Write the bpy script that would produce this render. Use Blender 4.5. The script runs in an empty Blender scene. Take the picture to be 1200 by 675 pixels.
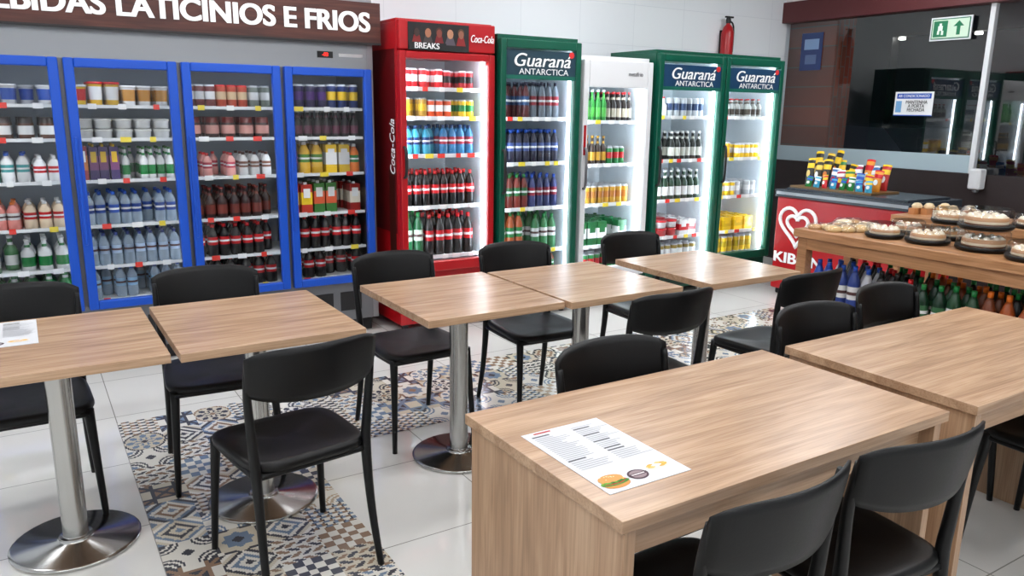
import bpy, math, random
from mathutils import Matrix, Vector
random.seed(7)
S=bpy.context.scene
S.view_settings.view_transform='Standard'
S.view_settings.look='None'
def lin(c):
    return tuple(((v/255)/12.92 if v/255<=.04045 else ((v/255+.055)/1.055)**2.4) for v in c)
# ---------------------------------------------------------------- materials
def newmat(name):
    m=bpy.data.materials.new(name); m.use_nodes=True
    return m,m.node_tree.nodes,m.node_tree.links,m.node_tree.nodes["Principled BSDF"]
def plain(name,c,rough=.5,metal=0.,spec=.5,noise=0.,nscale=30,bump=0.):
    m,n,l,b=newmat(name)
    b.inputs["Base Color"].default_value=(*lin(c),1)
    b.inputs["Roughness"].default_value=rough
    b.inputs["Metallic"].default_value=metal
    b.inputs["Specular IOR Level"].default_value=spec
    tc=n.new("ShaderNodeTexCoord"); nz=n.new("ShaderNodeTexNoise"); nz.inputs["Scale"].default_value=nscale
    l.new(tc.outputs["Object"],nz.inputs["Vector"])
    mp=n.new("ShaderNodeMapRange"); mp.inputs[3].default_value=rough*(1-.1-noise); mp.inputs[4].default_value=min(1,rough*(1.1+noise))
    l.new(nz.outputs[0],mp.inputs[0]); l.new(mp.outputs[0],b.inputs["Roughness"])
    if bump:
        bp=n.new("ShaderNodeBump"); bp.inputs["Strength"].default_value=bump; bp.inputs["Distance"].default_value=.002
        l.new(nz.outputs[0],bp.inputs["Height"]); l.new(bp.outputs[0],b.inputs["Normal"])
    return m
def emis(name,c,s,samp=True):
    m,n,l,b=newmat(name)
    b.inputs["Base Color"].default_value=(*lin(c),1)
    b.inputs["Emission Color"].default_value=(*lin(c),1)
    b.inputs["Emission Strength"].default_value=s
    if not samp: m.cycles.emission_sampling='NONE'
    return m
def wood(name,c1,c2,c3,rough=.32,axis=0):
    m,n,l,b=newmat(name)
    def sc(a,bb): 
        v=[bb,bb,bb]; v[axis]=a; return v
    tc=n.new("ShaderNodeTexCoord")
    mp2=n.new("ShaderNodeMapping"); mp2.inputs["Scale"].default_value=sc(1.3,14); l.new(tc.outputs["Object"],mp2.inputs[0])
    a=n.new("ShaderNodeTexNoise"); a.inputs["Scale"].default_value=1.6; a.inputs["Detail"].default_value=6; a.inputs["Distortion"].default_value=.9
    l.new(mp2.outputs[0],a.inputs["Vector"])
    mp3=n.new("ShaderNodeMapping"); mp3.inputs["Scale"].default_value=sc(3,120); l.new(tc.outputs["Object"],mp3.inputs[0])
    f=n.new("ShaderNodeTexNoise"); f.inputs["Scale"].default_value=1.5; f.inputs["Detail"].default_value=3
    l.new(mp3.outputs[0],f.inputs["Vector"])
    r=n.new("ShaderNodeValToRGB"); e=r.color_ramp.elements
    e[0].position=.33; e[0].color=(*lin(c1),1); e[1].position=.68; e[1].color=(*lin(c3),1)
    k=e.new(.5); k.color=(*lin(c2),1)
    l.new(a.outputs[0],r.inputs[0])
    mx=n.new("ShaderNodeMix"); mx.data_type='RGBA'; mx.blend_type='MULTIPLY'; mx.inputs[0].default_value=.45
    r2=n.new("ShaderNodeValToRGB"); r2.color_ramp.elements[0].position=.35; r2.color_ramp.elements[0].color=(.62,.56,.5,1); r2.color_ramp.elements[1].position=.55; r2.color_ramp.elements[1].color=(1,1,1,1)
    l.new(f.outputs[0],r2.inputs[0]); l.new(r.outputs[0],mx.inputs[6]); l.new(r2.outputs[0],mx.inputs[7])
    l.new(mx.outputs[2],b.inputs["Base Color"])
    b.inputs["Roughness"].default_value=rough
    return m
def attr(name,rough=.35,metal=0.):
    m,n,l,b=newmat(name)
    a=n.new("ShaderNodeAttribute"); a.attribute_name="Col"
    l.new(a.outputs["Color"],b.inputs["Base Color"]); b.inputs["Roughness"].default_value=rough
    b.inputs["Metallic"].default_value=metal
    return m
def glass(name,tint=(1,1,1),base=.05,rough=.01):
    m=bpy.data.materials.new(name); m.use_nodes=True; n=m.node_tree.nodes; l=m.node_tree.links; n.clear()
    o=n.new("ShaderNodeOutputMaterial"); t=n.new("ShaderNodeBsdfTransparent"); g=n.new("ShaderNodeBsdfGlossy"); mx=n.new("ShaderNodeMixShader")
    lw=n.new("ShaderNodeLayerWeight"); lw.inputs[0].default_value=.5
    pw=n.new("ShaderNodeMath"); pw.operation='POWER'; pw.inputs[1].default_value=5
    mr=n.new("ShaderNodeMapRange"); mr.inputs[3].default_value=base; mr.inputs[4].default_value=.9
    t.inputs[0].default_value=(*tint,1); g.inputs["Roughness"].default_value=rough
    l.new(lw.outputs["Facing"],pw.inputs[0]); l.new(pw.outputs[0],mr.inputs[0])
    l.new(mr.outputs[0],mx.inputs[0]); l.new(t.outputs[0],mx.inputs[1]); l.new(g.outputs[0],mx.inputs[2]); l.new(mx.outputs[0],o.inputs[0])
    return m
def petclear(name,tint,dif,fac):
    m,n,l,b=newmat(name); o=n["Material Output"]
    b.inputs["Base Color"].default_value=(*lin(dif),1); b.inputs["Roughness"].default_value=.12
    t=n.new("ShaderNodeBsdfTransparent"); t.inputs[0].default_value=(*tint,1); mx=n.new("ShaderNodeMixShader")
    lw=n.new("ShaderNodeLayerWeight"); lw.inputs[0].default_value=.4; mr=n.new("ShaderNodeMapRange"); mr.inputs[3].default_value=fac; mr.inputs[4].default_value=.95
    l.new(lw.outputs["Facing"],mr.inputs[0]); l.new(mr.outputs[0],mx.inputs[0]); l.new(t.outputs[0],mx.inputs[1]); l.new(b.outputs[0],mx.inputs[2]); l.new(mx.outputs[0],o.inputs[0])
    return m
M={}
M['wood']=wood("laminate_oak",(166,132,103),(184,149,118),(198,164,132),.27)
M['woodv']=wood("laminate_oak_upright",(168,134,104),(186,150,118),(200,166,134),.3,2)
M['wood2']=wood("laminate_counter",(160,112,74),(182,132,90),(198,148,106),.35,1)
M['black']=plain("black_plastic",(9,9,10),.42,spec=.32,bump=.1,nscale=200)
M['steel']=plain("brushed_steel",(186,185,182),.2,1.,nscale=6)
M['steel2']=plain("stainless_panel",(150,152,155),.35,1.,nscale=4)
M['prod']=attr("packaging_print",.32)
M['pet']=petclear("clear_pet",(.86,.92,.97),(200,216,232),.38)
M['tile']=attr("hydraulic_tile_print",.18)
M['paper']=attr("printed_paper",.6)
M['blue']=plain("blue_enamel",(14,78,190),.35)
M['red']=plain("red_enamel",(176,14,24),.3)
M['green']=plain("green_enamel",(0,82,62),.3)
M['white']=plain("white_enamel",(226,228,230),.35)
M['inner']=plain("white_liner",(226,234,240),.45)
M['innerg']=plain("grey_liner",(170,182,194),.45)
M['dark']=plain("dark_grille",(24,24,26),.5)
M['grey']=plain("grey_frame",(120,122,126),.4,.6)
M['glass']=glass("door_glass",(.97,.99,.99),.04)
M['glassw']=glass("window_glass",(.8,.84,.86),.10)
M['plasticclear']=glass("clear_plastic",(.95,.95,.95),.07,.06)
M['led']=emis("led_strip",(240,248,255),17.)
M['ledb']=emis("led_strip_soft",(235,244,255),9.)
M['panel']=emis("ceiling_led_panel",(250,252,255),20.)
M['whtxt']=plain("white_print",(250,250,250),.5)
M['brown']=wood("brown_sign_board",(62,30,24),(78,40,32),(92,50,40),.5)
M['ceil']=plain("ceiling_paint",(240,240,240),.8)
M['beam']=plain("dark_red_beam",(88,34,36),.5)
M['ext']=plain("asphalt_night",(44,46,50),.8)
M['lowwall']=plain("dark_wall_paint",(42,32,32),.6)
M['cardk']=plain("car_paint_dark",(90,94,104),.2)
M['frost']=plain("frosted_film",(176,196,204),.6)
M['rwhite']=plain("paper_white",(240,240,240),.6)
M['lid']=plain("freezer_lid",(52,58,66),.25)
M['reddig']=emis("red_digits",(255,40,30),4,False)
M['bulb']=emis("outdoor_bulb",(255,250,240),25,False)
def wallmat():
    m,n,l,b=newmat("white_wall_tile")
    tc=n.new("ShaderNodeTexCoord"); mp=n.new("ShaderNodeMapping"); mp.inputs["Rotation"].default_value=(math.pi/2,0,0)
    l.new(tc.outputs["Object"],mp.inputs[0])
    br=n.new("ShaderNodeTexBrick"); br.offset=0; br.inputs["Scale"].default_value=1; br.inputs["Brick Width"].default_value=.6; br.inputs["Row Height"].default_value=.35
    br.inputs["Mortar Size"].default_value=.002
    br.inputs["Color1"].default_value=(*lin((244,248,252)),1); br.inputs["Color2"].default_value=(*lin((246,250,253)),1); br.inputs["Mortar"].default_value=(*lin((228,233,238)),1)
    l.new(mp.outputs[0],br.inputs["Vector"]); l.new(br.outputs[0],b.inputs["Base Color"]); b.inputs["Roughness"].default_value=.25
    return m
M['walltile']=wallmat()
def floormat():
    m,n,l,b=newmat("porcelain_floor")
    tc=n.new("ShaderNodeTexCoord"); mp=n.new("ShaderNodeMapping"); mp.inputs["Location"].default_value=(.33,.05,0)
    l.new(tc.outputs["Object"],mp.inputs[0])
    br=n.new("ShaderNodeTexBrick"); br.offset=0; br.inputs["Scale"].default_value=1; br.inputs["Brick Width"].default_value=.6; br.inputs["Row Height"].default_value=.6
    br.inputs["Mortar Size"].default_value=.0025
    br.inputs["Color1"].default_value=(*lin((224,222,217)),1); br.inputs["Color2"].default_value=(*lin((229,227,222)),1); br.inputs["Mortar"].default_value=(*lin((150,148,142)),1)
    nz=n.new("ShaderNodeTexNoise"); nz.inputs["Scale"].default_value=2.2; nz.inputs["Detail"].default_value=5
    l.new(tc.outputs["Object"],nz.inputs["Vector"])
    mx=n.new("ShaderNodeMix"); mx.data_type='RGBA'; mx.blend_type='MULTIPLY'; mx.inputs[0].default_value=.08
    l.new(mp.outputs[0],br.inputs["Vector"]); l.new(br.outputs[0],mx.inputs[6]); l.new(nz.outputs[0],mx.inputs[7])
    l.new(mx.outputs[2],b.inputs["Base Color"]); b.inputs["Roughness"].default_value=.06
    b.inputs["Specular IOR Level"].default_value=.7
    return m
M['floor']=floormat()
def brickmat():
    m,n,l,b=newmat("red_brick")
    tc=n.new("ShaderNodeTexCoord"); mp=n.new("ShaderNodeMapping"); mp.inputs["Rotation"].default_value=(math.pi/2,0,math.pi/2)
    l.new(tc.outputs["Object"],mp.inputs[0])
    br=n.new("ShaderNodeTexBrick"); br.inputs["Scale"].default_value=1; br.inputs["Brick Width"].default_value=.2; br.inputs["Row Height"].default_value=.07; br.inputs["Mortar Size"].default_value=.006
    br.inputs["Color1"].default_value=(*lin((170,90,66)),1); br.inputs["Color2"].default_value=(*lin((140,76,56)),1); br.inputs["Mortar"].default_value=(*lin((120,110,100)),1)
    l.new(mp.outputs[0],br.inputs["Vector"]); l.new(br.outputs[0],b.inputs["Base Color"]); b.inputs["Roughness"].default_value=.9
    return m
M['brick']=brickmat()
# ---------------------------------------------------------------- mesh builder
class MB:
    def __init__(s): s.v=[];s.f=[];s.c=[];s.m=[];s.sm=[];s.mats=[];s.j=None
    def mi(s,k):
        if k not in s.mats: s.mats.append(k)
        return s.mats.index(k)
    def face(s,idx,c,k,sm=False):
        if s.j: c=tuple(max(0,min(255,a*s.j[0]+s.j[1])) for a in c)
        s.f.append(idx);s.c.append(c);s.m.append(s.mi(k));s.sm.append(sm)
    def box(s,x0,x1,y0,y1,z0,z1,k='prod',c=(255,255,255),xf=None):
        b=len(s.v)
        P=[(x0,y0,z0),(x1,y0,z0),(x1,y1,z0),(x0,y1,z0),(x0,y0,z1),(x1,y0,z1),(x1,y1,z1),(x0,y1,z1)]
        if xf: P=[tuple(xf@Vector(p)) for p in P]
        s.v+=P
        for q in [(0,3,2,1),(4,5,6,7),(0,1,5,4),(1,2,6,5),(2,3,7,6),(3,0,4,7)]: s.face([b+i for i in q],c,k)
    def quad(s,P,k='prod',c=(255,255,255)):
        b=len(s.v); s.v+=P; s.face([b+i for i in range(len(P))],c,k)
    def lathe(s,cx,cy,z0,prof,cols,k='prod',n=10,ks=None,flat=False):
        b=len(s.v)
        for r,z in prof:
            for i in range(n):
                a=2*math.pi*i/n; s.v.append((cx+r*math.cos(a),cy+r*math.sin(a),z0+z))
        for j in range(len(prof)-1):
            cc=cols[min(j,len(cols)-1)]; kk=ks[min(j,len(ks)-1)] if ks else k
            if prof[j][0]<1e-6 and prof[j+1][0]<1e-6: continue
            for i in range(n):
                i2=(i+1)%n
                s.face([b+j*n+i,b+j*n+i2,b+(j+1)*n+i2,b+(j+1)*n+i],cc,kk,not flat and abs(prof[j+1][1]-prof[j][1])>1e-4)
    def tube(s,pts,rad,k='black',n=10,c=(20,20,20),sub=4,ref=Vector((0,1,0))):
        P=[Vector(p) for p in pts]; R=[(r,r) if not isinstance(r,tuple) else r for r in rad]
        Q=[];RR=[]
        for i in range(len(P)-1):
            p0=P[max(i-1,0)];p1=P[i];p2=P[i+1];p3=P[min(i+2,len(P)-1)]
            for j in range(sub):
                t=j/sub
                Q.append(.5*((2*p1)+(p2-p0)*t+(2*p0-5*p1+4*p2-p3)*t*t+(3*p1-p0-3*p2+p3)*t**3))
                RR.append((R[i][0]*(1-t)+R[i+1][0]*t,R[i][1]*(1-t)+R[i+1][1]*t))
        Q.append(P[-1]);RR.append(R[-1])
        b=len(s.v)
        for i,q in enumerate(Q):
            T=(Q[min(i+1,len(Q)-1)]-Q[max(i-1,0)]).normalized()
            A=T.cross(ref); 
            if A.length<.05: A=T.cross(Vector((1,0,0)))
            A.normalize(); B=A.cross(T)
            for j in range(n):
                a=2*math.pi*j/n; s.v.append(tuple(q+A*RR[i][0]*math.cos(a)+B*RR[i][1]*math.sin(a)))
        for i in range(len(Q)-1):
            for j in range(n):
                j2=(j+1)%n; s.face([b+i*n+j,b+i*n+j2,b+(i+1)*n+j2,b+(i+1)*n+j],c,k,True)
        s.face([b+j for j in range(n)],c,k); e=b+(len(Q)-1)*n; s.face([e+j for j in range(n)],c,k)
    def build(s,name,parent=None,loc=(0,0,0),rotz=0,bevel=0):
        me=bpy.data.meshes.new(name); me.from_pydata(s.v,[],s.f)
        for k in s.mats: me.materials.append(M[k])
        me.polygons.foreach_set("material_index",s.m); me.polygons.foreach_set("use_smooth",s.sm)
        a=me.color_attributes.new("Col",'FLOAT_COLOR','CORNER'); d=[]
        for f,c in zip(s.f,s.c): d+=list((*lin(c),1))*len(f)
        a.data.foreach_set("color",d)
        import bmesh
        bm=bmesh.new(); bm.from_mesh(me); bmesh.ops.recalc_face_normals(bm,faces=bm.faces); bm.to_mesh(me); bm.free()
        o=bpy.data.objects.new(name,me); S.collection.objects.link(o)
        o.location=loc; o.rotation_euler=(0,0,rotz)
        if parent: o.parent=parent
        if bevel:
            bv=o.modifiers.new("bevel",'BEVEL'); bv.width=bevel; bv.segments=3; bv.limit_method='ANGLE'; bv.angle_limit=math.radians(50)
        return o
def empty(name,loc=(0,0,0),rotz=0):
    e=bpy.data.objects.new(name,None); e.location=loc; e.rotation_euler=(0,0,rotz); e.empty_display_size=.1
    S.collection.objects.link(e); return e
def text(name,body,h,mat,parent,mw=None,width=None,bold=0.,shear=0.,align='CENTER',ext=.001,lh=None):
    cu=bpy.data.curves.new(name,'FONT'); cu.body=body; cu.size=h; cu.align_x=align; cu.align_y='CENTER'; cu.offset=bold; cu.shear=shear; cu.extrude=ext
    if lh: cu.space_line=lh
    cu.materials.append(M[mat])
    o=bpy.data.objects.new(name,cu); S.collection.objects.link(o)
    sx=1.
    if width:
        bpy.context.view_layer.update(); sx=width/max(o.dimensions.x,.001)
    if parent: o.parent=parent
    o.matrix_local=mw@Matrix.Diagonal((sx,1,1,1))
    return o
FR=Matrix.Rotation(math.pi/2,4,'X')             # faces -Y
LF=Matrix.Rotation(-math.pi/2,4,'Z')@FR          # faces -X
def at(x,y,z,R=FR): return Matrix.Translation((x,y,z))@R
def btext(name,body,h,mat,parent,mw,width,d,n=3,**kw):
    """heavier lettering: layered copies, each a hair in front of the last"""
    for i in range(n):
        o=(i-(n-1)/2)*d
        text(name,body,h,mat,parent,mw@Matrix.Translation((o,0,.0011*i)),width,**kw)
# ---------------------------------------------------------------- products
def pet(mb,x,y,z,r,h,liq,lab,cap,ks=None):
    p=[(0,0),(r*.85,0),(r,.03*h),(r,.33*h),(r*.93,.36*h),(r*.95,.37*h),(r*.95,.6*h),(r*.97,.61*h),(r*.9,.7*h),(r*.5,.85*h),(r*.33,.9*h),(r*.36,.9*h),(r*.36,h),(0,h)]
    mb.lathe(x,y,z,p,[liq,liq,liq,liq,lab,lab,lab,liq,liq,liq,cap,cap,cap],ks=ks)
    l2=W if sum(lab)<420 else (90,60,60)
    mb.lathe(x,y,z,[(r*.965,.45*h),(r*.965,.51*h)],[l2],n=10)
def wpet(mb,x,y,z,r,h,liq,lab,cap):
    q='pet'; pet(mb,x,y,z,r,h,liq,lab,cap,[q,q,q,q,'prod','prod','prod',q,q,q,'prod','prod','prod'])
def gbot(mb,x,y,z,r,h,liq,lab,cap):
    p=[(0,0),(r,0),(r,.15*h),(r,.45*h),(r,.58*h),(r*.42,.74*h),(r*.36,.82*h),(r*.34,.93*h),(r*.42,.94*h),(r*.42,h),(0,h)]
    mb.lathe(x,y,z,p,[liq,liq,lab,liq,liq,lab,liq,cap,cap,cap])
def can(mb,x,y,z,r,h,liq,lab,cap):
    p=[(0,0),(r*.8,0),(r,.06*h),(r,.35*h),(r,.7*h),(r,.92*h),(r*.85,h),(0,h-.003)]
    mb.lathe(x,y,z,p,[cap,cap,liq,lab,liq,cap,cap])
def cup(mb,x,y,z,r,h,liq,lab,cap):
    p=[(0,0),(r*.78,0),(r*.82,.25*h),(r*.93,.8*h),(r*.97,.9*h),(r*1.04,.9*h),(r*1.04,h),(0,h)]
    mb.lathe(x,y,z,p,[liq,liq,lab,liq,cap,cap,cap])
def jar(mb,x,y,z,r,h,liq,lab,cap):
    p=[(0,0),(r,0),(r,.22*h),(r,.62*h),(r*.95,.74*h),(r*.9,.76*h),(r*.9,h),(0,h)]
    mb.lathe(x,y,z,p,[liq,liq,lab,liq,cap,cap,cap])
def tub(mb,x,y,z,r,h,liq,lab,cap):
    for k in range(2): 
        zz=z+k*h*.5
        mb.lathe(x,y,zz,[(0,0),(r*.9,0),(r*.95,.34*h),(r*1.03,.36*h),(r*1.03,.46*h),(0,.46*h)],[liq,lab if k else liq,liq,cap,cap])
def carton(mb,x,y,z,r,h,liq,lab,cap):
    mb.box(x-r*.9,x+r*.9,y-r*.8,y+r*.8,z,z+h*.28,c=liq)
    mb.box(x-r*.9,x+r*.9,y-r*.8,y+r*.8,z+h*.28,z+h*.68,c=lab)
    mb.box(x-r*.9,x+r*.9,y-r*.8,y+r*.8,z+h*.68,z+h*.93,c=liq)
    mb.box(x-r*.55,x+r*.55,y-r*.84,y-r*.8,z+h*.5,z+h*.8,c=cap)
    mb.lathe(x,y,z+h*.93,[(r*.3,0),(r*.3,h*.07),(0,h*.07)],[cap],n=8)
def bag(mb,x,y,z,w,h,t,c1,c2,xf=None,c3=(240,240,235)):
    rows=[(0,.02,c1),(.08,.5,c1),(.28,1,c1),(.4,1,c1),(.62,1,c2),(.8,.75,c1),(.93,.25,c2),(1,.02,c1)]
    n=9;b=len(mb.v)
    for zz,tt,_ in rows:
        for sgn in (1,-1):
            for i in range(n):
                u=-1+2*i/(n-1); p=Vector((x+u*w/2*(1-.12*math.sin(zz*3.14)),y-sgn*t/2*tt*math.sqrt(max(0,1-u*u*.98)),z+zz*h-(.02*h*u*u if zz>.9 else 0)))
                mb.v.append(tuple(xf@p if xf else p))
    for j in range(len(rows)-1):
        for i in range(n-1):
            a=b+j*2*n+i
            mb.face([a,a+1,a+1+2*n,a+2*n],rows[j][2],'prod',True)
            a+=n
            mb.face([a,a+1,a+1+2*n,a+2*n],rows[j][2],'prod',True)
    P=[Vector((x+w*.24*math.cos(q*.524),y-t/2-.001,z+h*.42+h*.13*math.sin(q*.524))) for q in range(12)]
    mb.quad([tuple(xf@p) if xf else tuple(p) for p in P],'prod',c3)
K=(14,10,11);RD=(208,22,32);W=(238,238,238);GR=(22,130,60);BL=(24,80,185);YE=(244,200,36);OR=(238,120,28);BR=(70,35,25);PU=(84,38,128)
WA=(196,212,226);CY=(60,165,205);PK=(236,165,158);DG=(14,50,30);SV=(196,198,202);GO=(205,155,48);CR=(225,215,190)
def fill(mb,x0,x1,y0,z,spec,rows=2,dy=.1,jit=.005):
    tot=sum(sp[1]*sp[2]*2.12 for sp in spec); sc=(x1-x0)/tot; x=x0
    for fn,n,r,h,a,b,c in spec:
        st=r*2.12*sc; hh=h*random.uniform(.95,1.05)
        for i in range(n):
            cx=x+st*(i+.5)
            miss=random.random()
            for k in range(rows):
                if miss<.09 and k==0: continue
                if miss<.03 and k==1: continue
                mb.j=(random.uniform(.82,1.05),random.uniform(-4,8))
                fn(mb,cx+random.uniform(-jit,jit),y0+r+.01+k*max(dy,2.1*r)+random.uniform(0,jit*2.5),z,r*min(sc,1.),hh,a,b,c)
        x+=st*n
    mb.j=None
def tags(mb,x0,x1,y,z,n=6,cols=((245,245,245),(245,245,245),(230,60,50),(245,220,70))):
    for i in range(n):
        cx=x0+(x1-x0)*(i+.5)/n+random.uniform(-.02,.02); w=random.uniform(.016,.03)
        mb.box(cx-w,cx+w,y-.004,y,z-.016,z+.014,c=random.choice(cols))
# ---------------------------------------------------------------- room
YB=5.66; XR=6.8; H=2.95
def simple(name,boxes,bevel=0):
    mb=MB()
    for b in boxes: mb.box(*b)
    return mb.build(name,bevel=bevel)
simple("floor",[(-2.6,6.9,-2.1,YB+.1,-.1,0,'floor')])
simple("ceiling",[(-2.6,6.9,-2.1,YB+.1,H,H+.1,'ceil')])
simple("wall_back",[(-2.6,6.9,YB,YB+.1,0,H,'walltile')])
simple("wall_left",[(-2.6,-2.5,-2.1,YB,0,H,'walltile')])
simple("wall_front",[(-2.5,6.8,-2.1,-2.0,0,H,'walltile')])
simple("wall_right",[(XR,XR+.1,-2.0,YB,0,1.05,'lowwall'),(XR,XR+.1,-2.0,YB,2.62,H,'ceil')])
simple("trim_1",[(XR-.04,XR+.12,-2.0,YB,2.42,2.62,'beam')],.004)
# patterned tile inlay
def tilecol(kind,u,v,p):
    A,B,C,D=p
    r=math.hypot(u,v);a=math.atan2(v,u);au,av=abs(u),abs(v)
    if max(au,av)>.97: return (150,142,132)
    if kind==0: return A if (int((u+1)*2.5)+int((v+1)*2.5))%2 else B
    if kind==1:
        if r<.16: return C
        if r<.82+.12*math.cos(8*a): return A if math.cos(8*a+ (3.14 if r<.5 else 0))>-.1 and r>.22 else B
        return C if r>.98 and r<1.1 else (D if r>1.1 else B)
    if kind==2:
        k=int((au+av)*4); return [A,B,C,B,A,D,B,A][k%8]
    if kind==3:
        q=math.hypot(1-au,1-av)
        if q<.3: return C
        if .42<q<.56 or .66<q<.78: return A
        if r<.22: return A
        return B
    if kind==4:
        s=min(max(au,av)*1.0,(au+av)*.707)
        if s<.2: return C
        if s<.52: return A
        if s<.62: return B
        return D if (au>.72 and av>.72) else (B if s<.8 else C)
    if kind==5:
        x=(u*2.5)%1;y=(v*2.5+ (.5 if int(u*2.5+10)%2 else 0))%1
        if y<.45: return A if x<.5 else C
        return B if abs(x-.5)*2<y else D
    if kind==6:
        if min(abs(au-av),abs(au-.5)+.02,abs(av-.5)+.02)<.09: return A
        return C if (au<.5)==(av<.5) else B
    if kind==7:
        w=math.sin(u*7+math.sin(v*7)*1.2)*math.cos(v*7)
        return A if w>.35 else (C if w<-.45 else B)
    return B
CH=(74,74,80);BE=(200,190,170);BN=(142,116,96);BG=(116,132,152);OW=(220,216,206);TN=(178,158,134)
pals=[(CH,OW,BG,BE),(CH,BE,BN,OW),(BN,OW,CH,BE),(BG,OW,CH,TN),(TN,OW,BG,CH),(CH,OW,CH,BE),(BG,BE,CH,OW),(BG,OW,BN,CH)]
mb=MB(); ts=.196; NR=24; XL=.27
def tile(x0,y0,w,h,res):
    kind=random.randrange(8); p=random.choice(pals)
    n=res; b=len(mb.v)
    for j in range(n+1):
        for i in range(n+1): mb.v.append((x0+w*i/n,y0+h*j/n,.0022))
    for j in range(n):
        for i in range(n):
            u=-1+2*(i+.5)/n; v=-1+2*(j+.5)/n
            mb.face([b+j*(n+1)+i,b+j*(n+1)+i+1,b+(j+1)*(n+1)+i+1,b+(j+1)*(n+1)+i],tilecol(kind,u,v,p),'tile')
tx=.68/4*1.0; ty=.78/4
y=4.05-ty; row=0
while y>-.6:
    for i in range(29):
        x=XL+i*tx
        if row>=4 and i>=4: continue
        if x+tx>5.2: continue
        tile(x,y,tx,ty,NR if (y<3.3 or x<2.6) else 14)
    y-=ty; row+=1
    if row==4: ty=tx; y=4.05-.78-ty
mb.build("floor_tile_inlay")
# ceiling lamps
def lamp(x,y,w,d):
    mb=MB(); mb.box(x-w/2,x+w/2,y-d/2,y+d/2,H-.03,H-.012,'panel'); mb.box(x-w/2-.02,x+w/2+.02,y-d/2-.02,y+d/2+.02,H-.012,H,'white')
    mb.build("ceiling_light_panel")
for x,y in [(-.9,4.2),(1.3,4.2),(3.5,4.2),(5.6,3.9),(-.9,1.6),(1.3,1.6),(3.5,1.6),(5.6,1.4),(.2,-.7),(2.9,-.7)]: lamp(x,y,1.2,.3)
# ---------------------------------------------------------------- tables
def ped_table(x,y,r=0):
    mb=MB(); mb.box(-.315,.315,-.35,.35,.72,.75,'wood')
    mb.lathe(0,0,0,[(0,0),(.205,0),(.21,.004),(.21,.012),(.2,.018),(.06,.024),(.055,.03),(.055,.034),(.041,.036),(.041,.7),(.06,.702),(.06,.72)],[(200,)*3],'steel',36)
    mb.box(-.16,.16,-.03,.03,.702,.72,'dark'); mb.box(-.03,.03,-.16,.16,.702,.719,'dark')
    return mb.build("cafe_table",loc=(x,y,0),rotz=r,bevel=.002)
for x,y,r in [(.03,2.95,0),(.687,2.935,0),(1.553,2.91,0),(2.2,2.885,0),(2.98,2.855,0)]: ped_table(x,y,r)
def panel_table(x0,x1,y0,y1):
    mb=MB(); w=x1-x0;d=y1-y0
    mb.box(0,w,0,d,.722,.75,'wood')
    for a in (.015,w-.045): mb.box(a,a+.03,.01,d-.01,0,.7215,'woodv')
    mb.box(.0455,w-.0455,d/2-.012,d/2+.012,.5,.7215,'wood')
    mb.box(.0455,w-.0455,.05,.07,.63,.7215,'wood')
    return mb.build("panel_leg_table",loc=(x0,y0,0),bevel=.0015)
panel_table(.92,2.06,1.05,1.69); panel_table(2.165,3.3,1.03,1.68)
# ---------------------------------------------------------------- chair
def chair_mesh():
    mb=MB(); c=(20,20,20)
    rings=[(.80,.418),(.97,.424),(1.0,.436),(.985,.452),(.93,.456),(.8,.451),(.5,.444),(.2,.441)]
    n=40;b=len(mb.v)
    for s_,z in rings:
        for i in range(n):
            a=2*math.pi*i/n; ca,sa=math.cos(a),math.sin(a); e=2/5.
            X=.212*math.copysign(abs(ca)**e,ca); Y=.205*math.copysign(abs(sa)**e,sa)
            X*=1+.04*(Y/.205)
            mb.v.append((X*s_,Y*s_,z-(.008*(Y/.205)**2 if Y>0 else 0)))
    for j in range(len(rings)-1):
        for i in range(n):
            i2=(i+1)%n; mb.face([b+j*n+i,b+j*n+i2,b+(j+1)*n+i2,b+(j+1)*n+i],c,'black',True)
    mb.face([b+i for i in range(n)],c,'black'); e=b+(len(rings)-1)*n; mb.face([e+i for i in range(n)],c,'black',True)
    nu,nv=20,8;b=len(mb.v)
    for side in (0,1):
        for j in range(nv+1):
            v=j/nv
            for i in range(nu+1):
                u=-1+2*i/nu
                top=.838-.022*u**6-.006*u*u; bot=.668+.02*u**4-.01*(1-u*u)
                z=bot+(top-bot)*v
                y=-.252+.062*u*u-(z-.66)*.16
                th=.009*(1-.55*abs(2*v-1)**4)*(1-.3*u**8)
                y+= th if side==0 else -th
                mb.v.append((.214*u*(1+.02*v),y,z))
    st=(nu+1)*(nv+1)
    for j in range(nv):
        for i in range(nu):
            a=b+j*(nu+1)+i
            mb.face([a,a+1,a+nu+2,a+nu+1],c,'black',True); a+=st; mb.face([a,a+1,a+nu+2,a+nu+1],c,'black',True)
    for i in range(nu):
        for a in (b+i,b+nv*(nu+1)+i): mb.face([a,a+1,a+1+st,a+st],c,'black',True)
    for j in range(nv):
        for a in (b+j*(nu+1),b+j*(nu+1)+nu): mb.face([a,a+nu+1,a+nu+1+st,a+st],c,'black',True)
    for s_ in (-1,1):
        mb.tube([(s_*.2,-.245,0),(s_*.192,-.205,.2),(s_*.19,-.18,.42),(s_*.197,-.182,.54),(s_*.206,-.19,.68),(s_*.208,-.205,.79)],[.011,.014,(.017,.019),(.015,.017),(.013,.014),(.009,.009)])
        mb.tube([(s_*.208,.205,0),(s_*.198,.19,.22),(s_*.188,.17,.43)],[.011,.014,(.019,.019)])
        mb.tube([(s_*.19,.18,.415),(s_*.19,0,.412),(s_*.188,-.18,.415)],[.013,.013,.013],ref=Vector((0,0,1)))
    for yy in (.18,-.18): mb.tube([(-.19,yy,.415),(0,yy,.415),(.19,yy,.415)],[.012]*3,ref=Vector((0,0,1)))
    return mb
ch0=chair_mesh().build("dining_chair"); first=[True]
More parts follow.
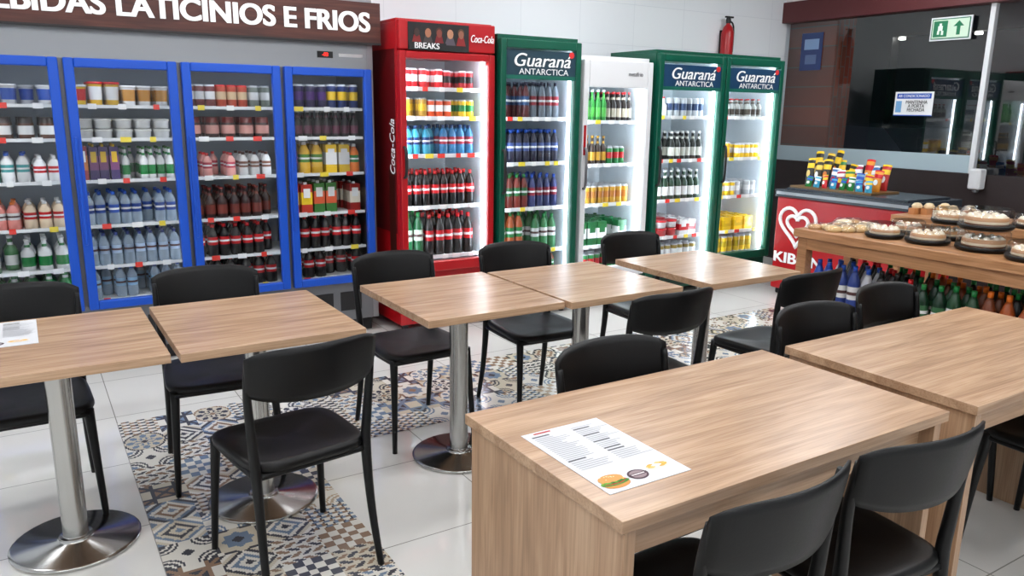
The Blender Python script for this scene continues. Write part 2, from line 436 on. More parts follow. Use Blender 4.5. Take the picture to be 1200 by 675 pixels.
def chair(x,y,rdeg):
    if first[0]: o=ch0; first[0]=False
    else:
        o=bpy.data.objects.new("dining_chair",ch0.data); S.collection.objects.link(o)
    o.location=(x,y,0); o.rotation_euler=(0,0,math.radians(rdeg))
for c in [(.675,2.48,8),(2.18,2.46,0),(3.025,2.45,2),
          (-.07,3.29,180),(.62,3.31,176),(1.505,3.27,182),(2.175,3.24,178),(2.97,3.23,180),
          (1.485,1.56,181),(2.43,1.55,179),(3.0,1.63,182),
          (1.205,1.125,3),(1.705,1.12,-4),(3.02,1.13,0)]: chair(*c)
# ---------------------------------------------------------------- dairy / drinks wall cooler (5 doors)
def wall_cooler():
    x0=-.945;x1=2.03;Y0=4.99;Y1=5.62
    e=empty("multi_door_display_cooler",(0,0,0))
    mb=MB()
    mb.box(x0,x1,Y1-.04,Y1,.0,2.2,'innerg'); mb.box(x0,x0+.04,Y0,Y1-.04,.1,2.2,'steel2'); mb.box(x1-.04,x1,Y0,Y1-.04,.1,2.2,'steel2')
    mb.box(x0+.04,x1-.04,Y0,Y1-.04,1.765,2.2,'steel2'); mb.box(x0+.04,x1-.04,Y0,Y1-.04,.1,.385,'grey'); mb.box(x0+.03,x1-.03,Y0+.06,Y1-.05,0,.1,'dark')
    for i in range(14): mb.box(x0+.1+i*.2,x0+.25+i*.2,Y0-.004,Y0,.17,.3,'dark')
    for i in range(6):
        xx=.24+(i-2)*.5917; 
        mb.box(xx-.02 if i else x0+.04,xx+.02 if i<5 else x1-.04,Y0,Y0+.05,.385,1.765,'grey')
    mb.build("cooler_cabinet",e,bevel=.004)
    mb=MB(); mb.box(x0-.02,x1+.03,Y0-.07,Y0-.001,1.925,2.175,'brown'); mb.box(x0-.02,x1+.03,Y0-.074,Y0-.07,1.918,1.932,'dark'); mb.build("header_board",e)
    btext("header_lettering","BEBIDAS LATICÍNIOS E FRIOS",.163,'whtxt',e,at((-.13+1.985)/2,Y0-.073,2.047),2.11,.0035,3,bold=.003)
    mb=MB(); mb.box(1.66,1.76,Y0-.006,Y0,1.83,1.87,'dark'); mb.box(1.8,1.96,Y0-.005,Y0,1.84,1.86,'rwhite')
    mb.build("controller",e); text("controller_digits","-03",.03,'reddig',e,at(1.71,Y0-.008,1.85))
    gl=MB();led=MB();sh=MB()
    for i in range(5):
        a=.24+(i-2)*.5917+.012; b=a+.5917-.024; z0,z1=.37,1.768; yf=Y0-.045; fw=.05
        d=MB()
        d.box(a,a+fw,yf,Y0-.003,z0,z1,'blue'); d.box(b-fw,b,yf,Y0-.003,z0,z1,'blue'); d.box(a+fw,b-fw,yf,Y0-.003,z1-fw,z1,'blue'); d.box(a+fw,b-fw,yf,Y0-.003,z0,z0+fw,'blue')
        d.box(a+.012,a+.03,yf-.014,yf,.75,1.35,'blue')
        d.build("door_frame",e,bevel=.012)
        gl.quad([(a+fw-.005,Y0-.03,z0+fw-.005),(b-fw+.005,Y0-.03,z0+fw-.005),(b-fw+.005,Y0-.03,z1-fw+.005),(a+fw-.005,Y0-.03,z1-fw+.005)],'glass')
        led.quad([(a-.008,Y0+.052,.5),(a+.004,Y0+.06,.5),(a+.004,Y0+.06,1.7),(a-.008,Y0+.052,1.7)],'ledb')
        led.quad([(a+.06,Y0+.055,1.755),(b-.06,Y0+.055,1.755),(b-.06,Y0+.085,1.755),(a+.06,Y0+.085,1.755)],'ledb')
    gl.build("door_glass",e); led.build("led_strips",e)
    zs=[.40,.60,.84,1.10,1.335,1.52]
    for z in zs:
        sh.box(x0+.05,x1-.05,Y0+.09,Y0+.52,z-.012,z-.004,'white'); sh.box(x0+.05,x1-.05,Y0+.08,Y0+.09,z-.016,z+.002,'white')
    for i in range(5):
        a=.24+(i-2)*.5917
        for z in zs: tags(sh,a+.05,a+.54,Y0+.08,z-.006,3)
    sh.build("shelves",e)
    p=MB()
    D=[None]*5
    W6=(wpet,7,.035,.2,WA,BL,BL)
    D[0]=[[W6],[W6],[(jar,6,.04,.12,W,GR,GR)],[(pet,7,.035,.2,PK,W,OR)],[(cup,6,.04,.1,W,BL,W)],[(can,7,.033,.13,W,BL,SV)]]
    D[1]=[[(gbot,6,.04,.19,GR,W,W)],[(gbot,3,.036,.19,(60,120,70),W,W),(gbot,3,.036,.19,W,GR,W)],[(pet,4,.035,.16,(240,150,140),W,OR),(pet,3,.035,.15,(235,210,180),RD,W)],[(pet,3,.034,.16,(60,150,130),W,W),(pet,2,.034,.16,W,(70,170,170),BL),(pet,2,.034,.14,W,RD,W)],[(cup,2,.04,.11,W,BR,W),(jar,3,.04,.12,(90,50,30),W,(50,40,40))],[(cup,3,.045,.11,W,BL,YE),(cup,3,.045,.11,W,BL,W)]]
    D[2]=[[(wpet,8,.033,.18,WA,(150,190,220),BL)],[(wpet,8,.033,.2,WA,(170,190,215),(30,50,120))],[(wpet,8,.033,.2,WA,(50,80,160),BL)],[(carton,1,.036,.2,(150,50,60),(200,120,60),W),(carton,3,.036,.2,(60,40,100),(130,70,120),YE),(gbot,6,.032,.18,W,GR,(60,120,60))],[(tub,5,.047,.12,W,W,(215,215,210))],[(cup,1,.045,.12,YE,RD,W),(cup,2,.045,.13,(240,190,50),W,RD),(cup,3,.045,.12,W,(200,140,60),W)]]
    D[3]=[[(pet,6,.038,.19,K,RD,RD)],[(pet,7,.036,.21,K,RD,RD)],[(gbot,7,.033,.19,(50,26,22),(120,50,40),(130,40,34))],[(pet,4,.03,.15,PK,(200,60,80),RD),(pet,3,.03,.15,W,(150,100,80),(90,50,40))],[(jar,5,.044,.13,(60,30,24),(210,150,140),(110,24,22))],[(can,3,.032,.14,(120,50,50),W,SV),(can,3,.032,.14,(190,70,40),(220,190,150),RD),(can,2,.032,.14,(120,130,120),W,SV)]]
    D[4]=[[(pet,6,.038,.19,K,RD,RD)],[(pet,7,.036,.22,K,RD,RD)],[(carton,2,.045,.2,(190,50,34),YE,W),(carton,2,.045,.2,(70,130,60),(235,100,60),W),(carton,2,.045,.2,(160,40,36),(240,230,210),W)],[(carton,1,.045,.21,(40,30,60),PU,W),(pet,2,.045,.21,(240,190,60),(90,150,60),W),(carton,2,.045,.2,YE,W,W),(pet,1,.04,.2,OR,GR,W)],[(gbot,8,.03,.17,K,(90,40,60),W)],[(can,4,.03,.16,(40,30,80),PU,SV),(can,3,.03,.16,(30,50,110),YE,SV)]]
    for i in range(5):
        a=.24+(i-2)*.5917
        for z,sp in zip(zs,D[i]): fill(p,a+.04,a+.5517,Y0+.095,z-.004,sp,3,.09)
    p.build("dairy_and_drink_products",e)
wall_cooler()
# ---------------------------------------------------------------- upright fridges
def upright(name,x0,x1,yf,h,depth,body,shelves,zg,rows,ledk='led',header=None,frame=.045,handle='dark',hz=(.95,1.25),base=.26,back='inner',doorframe=None):
    w=x1-x0; df=doorframe or body
    e=empty(name,(x0,yf,0)); z0,z1=zg
    mb=MB(); t=.035; b0=.055
    mb.box(0,w,depth-t,depth,.06,h-.02,body); mb.box(0,t,b0,depth-t,.06,h-.02,body); mb.box(w-t,w,b0,depth-t,.06,h-.02,body)
    mb.box(0,w,b0,depth,h-.02,h,body); mb.box(t,w-t,b0,depth-t,z1+.03,h-.02,body); mb.box(t,w-t,b0,depth-t,.06,base,body)
    for i in range(7): mb.box(.08,w-.08,b0-.006,b0-.001,.085+i*.018,.094+i*.018,'dark')
    for xx in (.05,w-.05):
        for yy in (.1,depth-.06): mb.lathe(xx,yy,0,[(0,0),(.022,0),(.022,.06),(0,.06)],[K],'dark',12)
    mb.build("cabinet",e,bevel=.006)
    mb=MB(); mb.box(t+.001,w-t-.001,depth-t-.006,depth-t-.001,base,z1+.03,back)
    mb.box(t+.001,t+.005,b0+.01,depth-t-.007,base,z1+.03,'inner'); mb.box(w-t-.005,w-t-.001,b0+.01,depth-t-.007,base,z1+.03,'inner'); mb.box(t+.006,w-t-.006,b0+.01,depth-t-.007,base+.001,base+.006,'inner')
    mb.build("liner",e)
    d=MB(); dz0=base-.03; top=h-.03 if header!='coke' else z1+frame
    d.box(0,frame,0,b0-.004,dz0,top,df); d.box(w-frame,w,0,b0-.004,dz0,top,df)
    d.box(frame,w-frame,0,b0-.004,z1,top,df); d.box(frame,w-frame,0,b0-.004,dz0,z0,df)
    if header=='coke': d.box(0,w,.004,b0-.004,z1+frame+.008,h-.01,df)
    d.build("door_frame",e,bevel=.008)
    if handle:
        hb=MB(); hb.tube([(.022,-.002,hz[0]),(.022,-.03,hz[0]+.03),(.022,-.03,hz[1]-.03),(.022,-.002,hz[1])],[(.012,.008)]*4,k=handle,n=8); hb.build("handle",e)
    g=MB(); a,b=frame-.004,w-frame+.004; g.quad([(a,.022,z0-.004),(b,.022,z0-.004),(b,.022,z1+.004),(a,.022,z1+.004)],'glass'); g.build("door_glass",e)
    L=MB()
    for sx,s in ((t+.008,1),(w-t-.008,-1)):
        L.quad([(sx,b0+.012,z0+.02),(sx+s*.02,b0+.004,z0+.02),(sx+s*.02,b0+.004,z1-.02),(sx,b0+.012,z1-.02)],ledk)
        L.quad([(sx,b0+.014,z0+.02),(sx+s*.014,b0+.03,z0+.02),(sx+s*.014,b0+.03,z1-.02),(sx,b0+.014,z1-.02)],ledk)
    L.quad([(.08,b0+.02,z1+.02),(w-.08,b0+.02,z1+.02),(w-.08,b0+.06,z1+.024),(.08,b0+.06,z1+.024)],ledk); L.build("led_strips",e)
    sh=MB(); p=MB()
    for z,sp in zip(shelves,rows):
        if z>base+.03:
            sh.box(t+.01,w-t-.01,b0+.05,depth-t-.02,z-.012,z-.005,'white'); sh.box(t+.01,w-t-.01,b0+.04,b0+.05,z-.02,z+.006,'white')
            tags(sh,t+.04,w-t-.04,b0+.04,z-.007,5)
        if sp: fill(p,t+.045,w-t-.045,b0+.055,z-.004,sp,4,.075)
    sh.build("shelves",e); p.build("bottles_and_cans",e)
    return e,w
cz=[.30,.52,.87,1.22,1.47,1.66]
coke_rows=[None,[(pet,2,.045,.3,(20,90,50),(200,220,200),GR),(pet,5,.045,.3,K,RD,RD)],[(pet,8,.034,.24,K,RD,RD)],[(pet,4,.034,.2,(60,160,190),(40,60,120),(30,60,110)),(pet,4,.034,.2,(50,120,170),(180,50,70),(30,60,110))],[(can,3,.033,.125,GO,YE,SV),(can,3,.033,.125,(220,80,30),W,SV),(can,3,.033,.125,YE,GR,SV)],[(can,5,.033,.125,RD,W,SV),(can,4,.033,.125,(180,30,40),K,SV)]]
e,w=upright("red_drinks_fridge",2.115,2.82,4.75,2.085,.72,'red',cz,(.5,1.84),coke_rows,header='coke',base=.46,hz=(1.08,1.28))
mb=MB(); mb.box(.06,.50,0-.001,.003,1.892,2.062,'dark')
for i,(a,s_,c,hc) in enumerate([(.12,1.,(60,40,36),(30,20,20)),(.2,1.1,(170,112,84),(40,26,22)),(.28,1.,(130,66,54),(70,40,30)),(.36,1.15,(185,130,100),(30,20,18)),(.44,1.,(150,96,76),(90,60,40))]):
    mb.quad([(a-.035*s_,-.002,1.93),(a+.035*s_,-.002,1.93),(a+.02,-.002,1.985),(a-.02,-.002,1.985)],'prod',[(130,34,34),(70,60,60),(120,26,30),(90,80,90),(140,40,40)][i])
    mb.quad([(a+.02*s_*math.cos(q*.524),-.0035-.0002*i,2.0+.026*s_*math.sin(q*.524)) for q in range(12)],'prod',c)
    mb.quad([(a+.024*s_*math.cos(q*.524),-.0028,2.012+.026*s_*math.sin(q*.524)) for q in range(12)],'prod',hc)
mb.box(.065,.33,-.0055,-.005,1.897,1.94,'dark')
mb.build("header_poster",e)
btext("poster_lettering","BREAKS",.052,'whtxt',e,at(.19,-.0065,1.918),None,.0018,2)
btext("header_logo","Coca-Cola",.068,'whtxt',e,at(.60,-.002,1.98),.175,.0012,2,shear=.3)
R=Matrix(((0,0,-1,0),(0,1,0,0),(1,0,0,0),(0,0,0,1)))
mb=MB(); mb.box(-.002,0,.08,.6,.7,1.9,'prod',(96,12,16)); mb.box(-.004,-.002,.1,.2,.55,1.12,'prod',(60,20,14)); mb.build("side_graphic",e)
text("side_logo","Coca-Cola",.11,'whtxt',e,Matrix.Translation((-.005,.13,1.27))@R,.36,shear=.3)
mb=MB()
for i in range(4):
    for j in range(16): mb.box(.1+j*.03,.118+j*.03,.048,.0545,.12+i*.055,.16+i*.055,'dark')
mb.build("vent_grille",e)
def guarana(e,w,z,c1=(24,62,96)):
    mb=MB(); mb.box(.046,w-.046,.012,.018,z-.005,z+.19,'prod',c1); mb.box(.046,w-.046,.010,.0115,z-.005,z+.022,'prod',(26,100,84))
    mb.build("header_graphic",e)
    btext("header_logo","Guaraná",.125,'whtxt',e,at(w/2,.009,z+.12),.48,.0025,2,shear=.25)
    text("header_logo_sub","ANTARCTICA",.058,'whtxt',e,at(w/2+.02,.0085,z+.046),.42)
    mb=MB(); mb.lathe(0,0,0,[(0,0),(.022,0),(.022,.004),(0,.004)],[(210,50,50)],'prod',16); o=mb.build("header_badge",e); o.rotation_euler=(math.pi/2,0,0); o.location=(w-.085,.01,z+.17)
gs=[.3,.5,.82,1.15,1.47]
r1=[[(pet,6,.045,.19,(120,60,30),GR,GR)],[(pet,3,.045,.28,(190,90,40),GR,GR),(pet,4,.045,.27,(60,130,80),W,GR)],[(pet,4,.04,.25,(130,50,40),(40,110,60),GR),(pet,4,.04,.25,(50,60,110),(150,40,60),BL)],[(pet,8,.036,.24,(40,40,60),(70,90,150),BL)],[(pet,4,.036,.25,(90,40,40),(50,80,120),(40,40,60)),(pet,4,.036,.25,(120,130,140),(160,50,60),(40,40,60))]]
e,w=upright("green_drinks_fridge",2.85,3.53,4.72,2.03,.7,'green',gs,(.32,1.94),r1,base=.28,ledk='ledb',back='innerg'); guarana(e,w,1.74,(34,62,76))
ws=[.28,.48,.81,1.12,1.45]
r2=[[(can,8,.034,.14,GR,RD,SV)],[(carton,5,.05,.2,(30,110,60),W,(30,110,60)),],[(can,8,.032,.15,GO,(190,120,50),SV)],[(gbot,5,.03,.23,(50,34,28),GO,GO),(can,4,.032,.14,GR,RD,SV)],[(gbot,5,.032,.25,(40,130,50),(80,170,70),W),(gbot,5,.032,.23,(40,30,28),(200,190,170),RD)]]
e,w=upright("white_drinks_fridge",3.58,4.25,4.75,1.925,.62,'white',ws,(.32,1.70),r2,base=.26,handle='grey',frame=.05)
text("brand_mark","metalfrio",.045,'grey',e,at(w-.18,-.003,1.80),.14)
mb=MB(); mb.box(.012,.032,-.004,0,1.2,1.42,'red'); mb.build("door_label",e)
g2=[.3,.5,.81,1.14,1.49]
r3=[[(can,8,.034,.13,(150,130,60),W,SV)],[(tub,3,.07,.14,(190,60,60),W,RD),(carton,2,.06,.14,W,RD,W)],[(gbot,8,.032,.24,(28,60,40),W,W)],[(gbot,9,.03,.24,(26,30,26),(200,200,190),W)],[(gbot,2,.034,.16,(220,220,220),W,RD),(can,6,.032,.15,(200,205,210),(60,80,120),SV)]]
e,w=upright("green_drinks_fridge",4.30,5.025,4.73,2.0,.62,'green',g2,(.32,1.91),r3,base=.28); guarana(e,w,1.70)
r4=[[(can,7,.04,.14,YE,(200,170,30),SV)],[(carton,4,.055,.13,YE,(220,180,30),YE),],[(can,4,.036,.13,YE,W,SV),(can,4,.036,.13,SV,W,SV)],[(can,4,.034,.14,(230,170,40),YE,SV),(can,5,.034,.13,YE,W,SV)],[(gbot,8,.033,.16,(190,190,185),(90,80,70),RD)]]
e,w=upright("green_drinks_fridge",5.035,5.74,4.73,2.0,.62,'green',g2,(.32,1.91),r4,base=.28); guarana(e,w,1.70)
# ---------------------------------------------------------------- chest freezer
e=empty("chest_ice_cream_freezer",(5.45,3.27,0))
mb=MB(); mb.box(0,.66,0,1.18,.05,.84,'red'); mb.box(.03,.63,.03,1.15,0,.05,'dark'); mb.build("cabinet",e,bevel=.015)
mb=MB(); mb.box(-.012,.672,-.012,1.192,.84,.9,'lid'); mb.box(.05,.61,.05,1.13,.9,.915,'lid'); mb.box(-.016,-.012,.0,1.18,.86,.885,'steel2'); mb.build("lid",e,bevel=.008)
btext("brand_lettering","KIBON",.125,'whtxt',e,at(-.003,.92,.325,LF),.48,.004,3,bold=.002)
cu=bpy.data.curves.new("heart_logo",'CURVE'); cu.dimensions='3D'; cu.bevel_depth=.015
def heart(s,n=40):
    P=[]
    for i in range(n+1):
        t=math.pi*2*(i/n)*.93+.25; P.append((s*16*math.sin(t)**3/17,s*(13*math.cos(t)-5*math.cos(2*t)-2*math.cos(3*t)-math.cos(4*t))/17))
    return P
for s_ in (.19,.11):
    P=heart(s_); sp=cu.splines.new('POLY'); sp.points.add(len(P)-1)
    for i,(a,b) in enumerate(P): sp.points[i].co=(-.004,.95-a,.62+b*(1. if s_>.12 else .9),1)
cu.materials.append(M['whtxt']); o=bpy.data.objects.new("heart_logo",cu); S.collection.objects.link(o); o.parent=e
# snack display on freezer
mb=MB()
def tr(x,y,z,r=0,tilt=0): return Matrix.Translation((x,y,z))@Matrix.Rotation(math.radians(-90+r),4,'Z')@Matrix.Rotation(math.radians(tilt),4,'Y')@Matrix.Rotation(math.radians(-10),4,'X')
cols=[((46,42,36),YE,(230,200,120)),((60,50,40),(230,190,70),W),((44,40,30),YE,(220,120,40)),((60,110,170),W,RD),((170,50,80),W,YE),((60,130,70),YE,RD),((120,160,190),BL,W),((190,50,50),YE,W),((230,150,50),RD,W)]
for i in range(9):
    a,b,c3=cols[i]; a2,b2,c4=cols[(i*4+2)%9] if i>2 else cols[i]
    yy=4.36-i*.078; tall=.23 if i<3 else .16
    bag(mb,0,0,.0,.08,tall+random.uniform(-.03,.03),.045,a,b,tr(5.72,yy,.93,random.uniform(-14,14),random.uniform(-7,7)),c3)
    bag(mb,0,0,.0,.08,tall+.06+random.uniform(-.03,.03),.045,a2,b2,tr(5.86,yy+.03,.93,random.uniform(-14,14),random.uniform(-7,7)),c4)
for i in range(8): bag(mb,0,0,0,.06,.1+random.uniform(-.01,.02),.03,random.choice([RD,CY,OR,PK,GR]),random.choice([YE,W,BL]),tr(5.61,3.72+i*.08,.925,random.uniform(-14,14),random.uniform(-8,8)))
mb.box(5.56,5.93,3.66,4.42,.9152,.93,'prod',(120,90,50))
mb.build("snack_packet_display")
# ---------------------------------------------------------------- counters on the right
def counter(name,x0,x1,y0,y1,h,shelf):
    e=empty(name,(0,0,0))
    mb=MB(); mb.box(x0,x1,y0,y1,h-.045,h,'wood2')
    for xx in (x0+.02,x1-.08):
        for yy in (y0+.02,y1-.08): mb.box(xx,xx+.06,yy,yy+.06,0,h-.045,'wood2')
    mb.box(x0+.02,x0+.045,y0+.08,y1-.08,h-.11,h-.045,'wood2'); mb.box(x1-.045,x1-.02,y0+.08,y1-.08,h-.11,h-.045,'wood2')
    mb.box(x0+.021,x1-.021,y0+.021,y1-.021,shelf-.03,shelf,'wood2')
    mb.build("counter_frame",e,bevel=.003); return e
ec=counter("wooden_display_counter",3.65,4.18,1.15,2.85,.9,.45)
counter("wooden_display_counter",4.75,5.28,1.6,2.97,.9,.3)
mb=MB()
pc=[(BL,BL,BL),((50,70,140),W,BL),((190,190,196),W,BL),(K,RD,K),(K,K,RD),(DG,(60,110,70),GR),((26,70,40),W,GR),((120,60,30),OR,OR),((170,80,30),W,OR),(K,GR,(40,150,80)),((26,60,36),YE,GR),((60,36,26),RD,K)]
for i in range(19):
    for k in range(4):
        a,b,c=pc[(i*12//19+ (k if k>1 else 0)+(i%2 if k else 0))%12]; pet(mb,3.75+k*.1+random.uniform(-.008,.008),2.74-i*.078+random.uniform(-.006,.006),.45,.035,.28*random.uniform(.93,1.03),a,b,c)
mb.build("soda_bottle_stock",ec)
def cake(x,y,z,r,h=.085,n=1,top=(232,222,200)):
    mb=MB()
    for k in range(n):
        zz=z+k*(h+.004)
        mb.lathe(x,y,zz,[(0,0),(r*.9,0),(r,.012),(r,.024),(r*.97,.024),(0,.02)],[(20,20,20)],'black',32)
        mb.lathe(x,y,zz,[(0,.021),(r*.76,.021),(r*.78,h*.3),(r*.78,h*.42),(r*.76,h*.6),(r*.5,h*.64),(0,h*.63)],[(120,74,48),(150,96,62),(232,214,184),(186,136,90),top,top],'prod',28)
        mb.lathe(x,y,zz,[(r*.98,.024),(r*.97,h*.5),(r*.92,h*.93),(r*.84,h),(0,h)],[W],'plasticclear',32)
        for q in range(10):
            a=q*math.pi/5; mb.lathe(x+r*.58*math.cos(a),y+r*.58*math.sin(a),zz+h*.61,[(.014,0),(.012,.008),(0,.014)],[(244,234,214)],'prod',8)
    return mb.build("boxed_cake")
cake(3.88,1.94,.9,.12,.1,2,(226,208,176)); cake(3.84,2.19,.9,.105,.085,1,(214,180,130)); cake(3.81,2.405,.9,.095,.08,1,(230,215,190)); cake(4.06,1.68,.9,.1,.09,2)
cake(3.80,1.68,.9,.11,.085,1,(225,205,170)); cake(4.07,2.21,.9,.095,.08,2,(204,170,120)); cake(4.06,2.43,.9,.09,.075,1,(180,120,80))
cake(4.93,2.2,.9,.11,.085,1); cake(4.95,2.48,.9,.1,.08,1,(200,150,100)); cake(5.12,2.0,.9,.1,.08,2)
mb=MB()
for i in range(12):
    x=3.72+random.uniform(0,.36); y=2.575+.02*i+random.uniform(-.01,.01); r=.038+random.uniform(0,.016)
    c=random.choice([(224,190,130),(238,220,185),(206,160,104)])
    mb.lathe(x,y,.9,[(0,0),(r*.9,0),(r*1.05,r*.3),(r*.8,r*.6),(0,r*.75)],[c],'prod',12)
    mb.lathe(x,y,.9,[(r*1.15,0),(r*1.15,r*.5),(r*.8,r*.85),(0,r*.9)],[c],'plasticclear',14)
mb.build("pastry_packets")
mb=MB()
for i in range(6):
    x=4.95+random.uniform(-.08,.1); y=2.66+.05*i; mb.box(x,x+.12,y-.02,y+.02,.9,.94,c=random.choice([(225,215,190),(190,130,80),W]))
    mb.lathe(x+.06,y,.94,[(.03,0),(.035,.012),(.02,.03),(0,.034)],[random.choice([(214,170,110),(228,205,165)])],'prod',10)
mb.build("bakery_packages")
# ---------------------------------------------------------------- storefront glass
def pane(mb,x,y0,y1,z0,z1,k): mb.quad([(x,y0,z0),(x,y1,z0),(x,y1,z1),(x,y0,z1)],k)
mb=MB(); pane(mb,XR+.04,3.62,YB-.001,1.051,2.419,'glassw'); mb.box(XR+.02,XR+.07,3.58,3.62,1.051,2.419,'white'); mb.build("window_1")
mb=MB(); pane(mb,XR+.045,-1.9,3.57,1.051,2.419,'glassw')
for y in (2.4,1.1,-.3): mb.box(XR+.02,XR+.07,y-.02,y+.02,1.051,2.419,'dark')
mb.build("window_2")
mb=MB(); mb.box(XR+.032,XR+.038,3.625,YB-.003,1.052,1.2,'frost'); mb.build("window_film")
e=empty("emergency_exit_sign",(XR-.01,3.74,2.15))
mb=MB(); mb.box(0,.012,0,.35,0,.19,'white'); mb.box(-.003,-.0005,.012,.338,.012,.178,'prod',(30,110,80)); mb.box(-.005,-.0035,.02,.33,.02,.17,'prod',(206,228,206))
for q in [(.20,.32,.03,.16)]: mb.box(-.0065,-.0055,q[0],q[1],q[2],q[3],'prod',(30,120,80))
mb.box(-.0065,-.0055,.09,.12,.04,.11,'prod',(30,120,80)); mb.quad([(-.006,.06,.11),(-.006,.15,.11),(-.006,.105,.155)],'prod',(30,120,80))
for q in [(.25,.27,.12,.14),(.24,.28,.08,.12),(.23,.25,.045,.08),(.265,.285,.05,.08)]: mb.box(-.008,-.007,q[0],q[1],q[2],q[3],'prod',(230,240,230))
mb.build("sign_face",e)
e=empty("air_conditioning_notice",(XR+.035,4.01,1.52))
mb=MB(); mb.box(0,.003,0,.36,0,.21,'rwhite'); mb.box(-.002,-.0005,.02,.34,.15,.195,'prod',BL); mb.box(-.002,-.0005,.29,.345,.03,.13,'prod',(120,170,215)); mb.box(-.002,-.0005,.0,.36,0,.008,'prod',BL); mb.build("notice_sheet",e)
text("notice_heading","AR CONDICIONADO",.035,'whtxt',e,at(-.004,.18,.172,LF),.29)
text("notice_text","MANTENHA\nA PORTA\nFECHADA",.042,'dark',e,at(-.004,.15,.085,LF),.2,lh=.8)
e=empty("blue_poster",(XR+.03,5.2,1.95))
mb=MB(); mb.box(0,.003,0,.25,0,.36,'prod',(40,60,110)); mb.box(-.002,-.0005,.04,.21,.2,.3,'prod',(130,160,200)); mb.box(-.002,-.0005,.06,.19,.06,.15,'prod',(90,110,150)); mb.build("poster_sheet",e)
e=empty("soap_dispenser",(XR-.1,3.45,.9)); mb=MB(); mb.box(0,.098,0,.1,.03,.2,'white'); mb.lathe(.05,.05,0,[(0,0),(.02,0),(.03,.03),(0,.03)],[W],'grey',12); mb.build("dispenser_body",e,bevel=.02)
# fire extinguisher
mb=MB(); mb.lathe(5.91,YB-.075,1.85,[(0,0),(.055,0),(.06,.02),(.06,.42),(.045,.47),(.02,.5),(.02,.52)],[RD],'red',20)
mb.lathe(5.91,YB-.075,2.36,[(.022,0),(.025,.03),(.018,.06),(0,.06)],[K],'dark',12); mb.box(5.87,5.97,YB-.085,YB-.065,2.41,2.425,'dark'); mb.box(5.88,5.94,YB-.014,YB-.001,2.0,2.3,'dark')
mb.tube([(5.93,YB-.08,2.38),(5.98,YB-.08,2.33),(5.985,YB-.08,2.1)],[.008]*3,k='dark'); mb.build("fire_extinguisher")
# exterior
simple("ground_outside",[(6.9,16,-4,12,-.15,-.05,'ext')])
simple("brick_pillar_outside",[(7.1,7.4,5.25,6.2,-.05,3,'brick')])
simple("building_outside",[(13,13.2,-4,12,-.05,4,'ext')])
def car(x,y,r):
    mb=MB(); prof=[(-2.1,.35),(-2.15,.75),(-1.9,.95),(-1.2,1.02),(-.6,1.42),(.7,1.46),(1.5,1.05),(2.05,.95),(2.15,.6),(2.1,.3)]
    b=len(mb.v); ys=[(-.85,0),(-.78,1),(.78,1),(.85,0)]
    for yy,k in ys:
        for px,pz in prof: mb.v.append((px,yy*(.82 if pz>1.2 else 1),pz))
    n=len(prof)
    for j in range(3):
        for i in range(n-1): mb.face([b+j*n+i,b+j*n+i+1,b+(j+1)*n+i+1,b+(j+1)*n+i],K,'lid' if 3<=i<=5 and i!=4 else 'cardk')
    mb.face([b+i for i in range(n)],K,'cardk'); mb.face([b+3*n+i for i in range(n)],K,'cardk')
    for wx in (-1.35,1.35):
        for wy in (-.86,.7):
            mb.tube([(wx,wy,.33),(wx,wy+.08,.33),(wx,wy+.16,.33)],[.33]*3,k='dark',n=20,ref=Vector((0,0,1))); mb.tube([(wx,wy-.01,.33),(wx,wy+.17,.33)],[.19]*2,k='steel2',n=16,ref=Vector((0,0,1)))
    return mb.build("parked_car",loc=(x,y,-.05),rotz=r)
car(9.6,6.2,math.radians(80))
e=MB(); 
for y in (4.4,5.5,6.6,7.8): e.lathe(12.2,y,2.7,[(0,0),(.05,0),(.05,.03),(0,.03)],[W],'bulb',12)
e.box(12.1,12.3,4.2,8,2.74,2.8,'dark'); e.box(12.1,12.3,4.2,4.3,-.05,2.74,'dark'); e.box(12.1,12.3,7.9,8,-.05,2.74,'dark')
e.build("outdoor_light_bar")
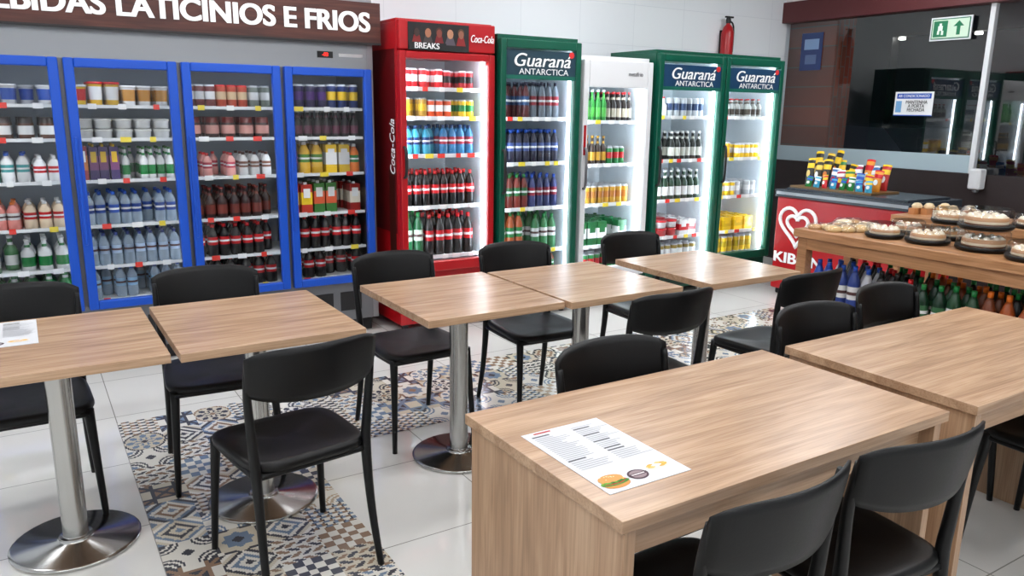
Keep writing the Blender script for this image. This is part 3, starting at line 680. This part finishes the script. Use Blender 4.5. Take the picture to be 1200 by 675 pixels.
# ---------------------------------------------------------------- menus
def menu(x0,y0,w,d,z,r):
    mb=MB(); mb.box(0,w,0,d,0,.0012,'paper',(218,219,222)); t=.0018
    def q(a,b,c,dd,col,tt=None): 
        tt=tt or t; mb.quad([(a,c,tt),(b,c,tt),(b,dd,tt),(a,dd,tt)],'paper',col)
    for col_ in (0,1):
        bx=.015+col_*w*.5
        yy=d-.025
        while yy>.12:
            if random.random()<.16: q(bx,bx+.05,yy-.006,yy,(90,90,94)); yy-=.014
            else: q(bx,bx+random.uniform(.05,w*.42),yy-.003,yy,(168,168,172)); yy-=.009
    q(.03,.08,d-.014,d-.007,(180,50,40))
    def disk(cx,cy,rx,ry,col,tt): 
        mb.quad([(cx+rx*math.cos(a*math.pi/10),cy+ry*math.sin(a*math.pi/10),tt) for a in range(20)],'paper',col)
    disk(.044,.030,.034,.018,(206,140,66),t); disk(.044,.036,.037,.012,(84,140,50),t+.0002); disk(.044,.040,.033,.011,(200,60,44),t+.0004); disk(.044,.046,.031,.011,(240,196,70),t+.0006); disk(.044,.054,.032,.018,(214,150,78),t+.0008)
    for i in range(9): disk(.044+random.uniform(-.022,.022),.058+random.uniform(-.009,.009),.0018,.0014,(245,225,180),t+.001)
    for i in range(8): disk(.012+i*.0085,.036+random.uniform(-.004,.004),.006,.004,random.choice([(110,170,60),(70,130,40)]),t+.0012)
    disk(.112,.042,.026,.022,(74,48,58),t); disk(.112,.042,.021,.017,(150,130,134),t+.0003); q(.086,.138,.037,.047,(74,48,58),t+.0005); q(.094,.13,.040,.044,(230,222,222),t+.0007)
    disk(.178,.052,.034,.014,(236,226,210),t); 
    for i in range(14): 
        a=random.uniform(0,6.28); disk(.178+.022*math.cos(a),.056+.009*math.sin(a),.008,.003,random.choice([(240,190,90),(228,160,60),(246,206,120)]),t+.0003+.00005*i)
    return mb.build("menu_sheet",loc=(x0,y0,z),rotz=r)
menu(.968,1.148,.232,.345,.7503,0); menu(-.245,2.94,.235,.34,.7503,0)
# ---------------------------------------------------------------- world, camera
w=bpy.data.worlds.new("night"); S.world=w; w.use_nodes=True; w.node_tree.nodes["Background"].inputs[0].default_value=(.05,.06,.08,1); w.node_tree.nodes["Background"].inputs[1].default_value=.6
cd=bpy.data.cameras.new("camera"); co=bpy.data.objects.new("camera",cd); S.collection.objects.link(co)
cd.sensor_width=36; cd.lens=915.05/1200*36; cd.clip_start=.02
th,pi_,ro,h=.5603,.2251,.0140,1.5296
fw=Vector((math.sin(th)*math.cos(pi_),math.cos(th)*math.cos(pi_),-math.sin(pi_))); ri=Vector((math.cos(th),-math.sin(th),0)); up=ri.cross(fw)
r2=ri*math.cos(ro)+up*math.sin(ro); u2=-ri*math.sin(ro)+up*math.cos(ro)
mw=Matrix.Identity(4)
for i in range(3): mw[i][0]=r2[i]; mw[i][1]=u2[i]; mw[i][2]=-fw[i]
mw[2][3]=h; co.matrix_world=mw; S.camera=co
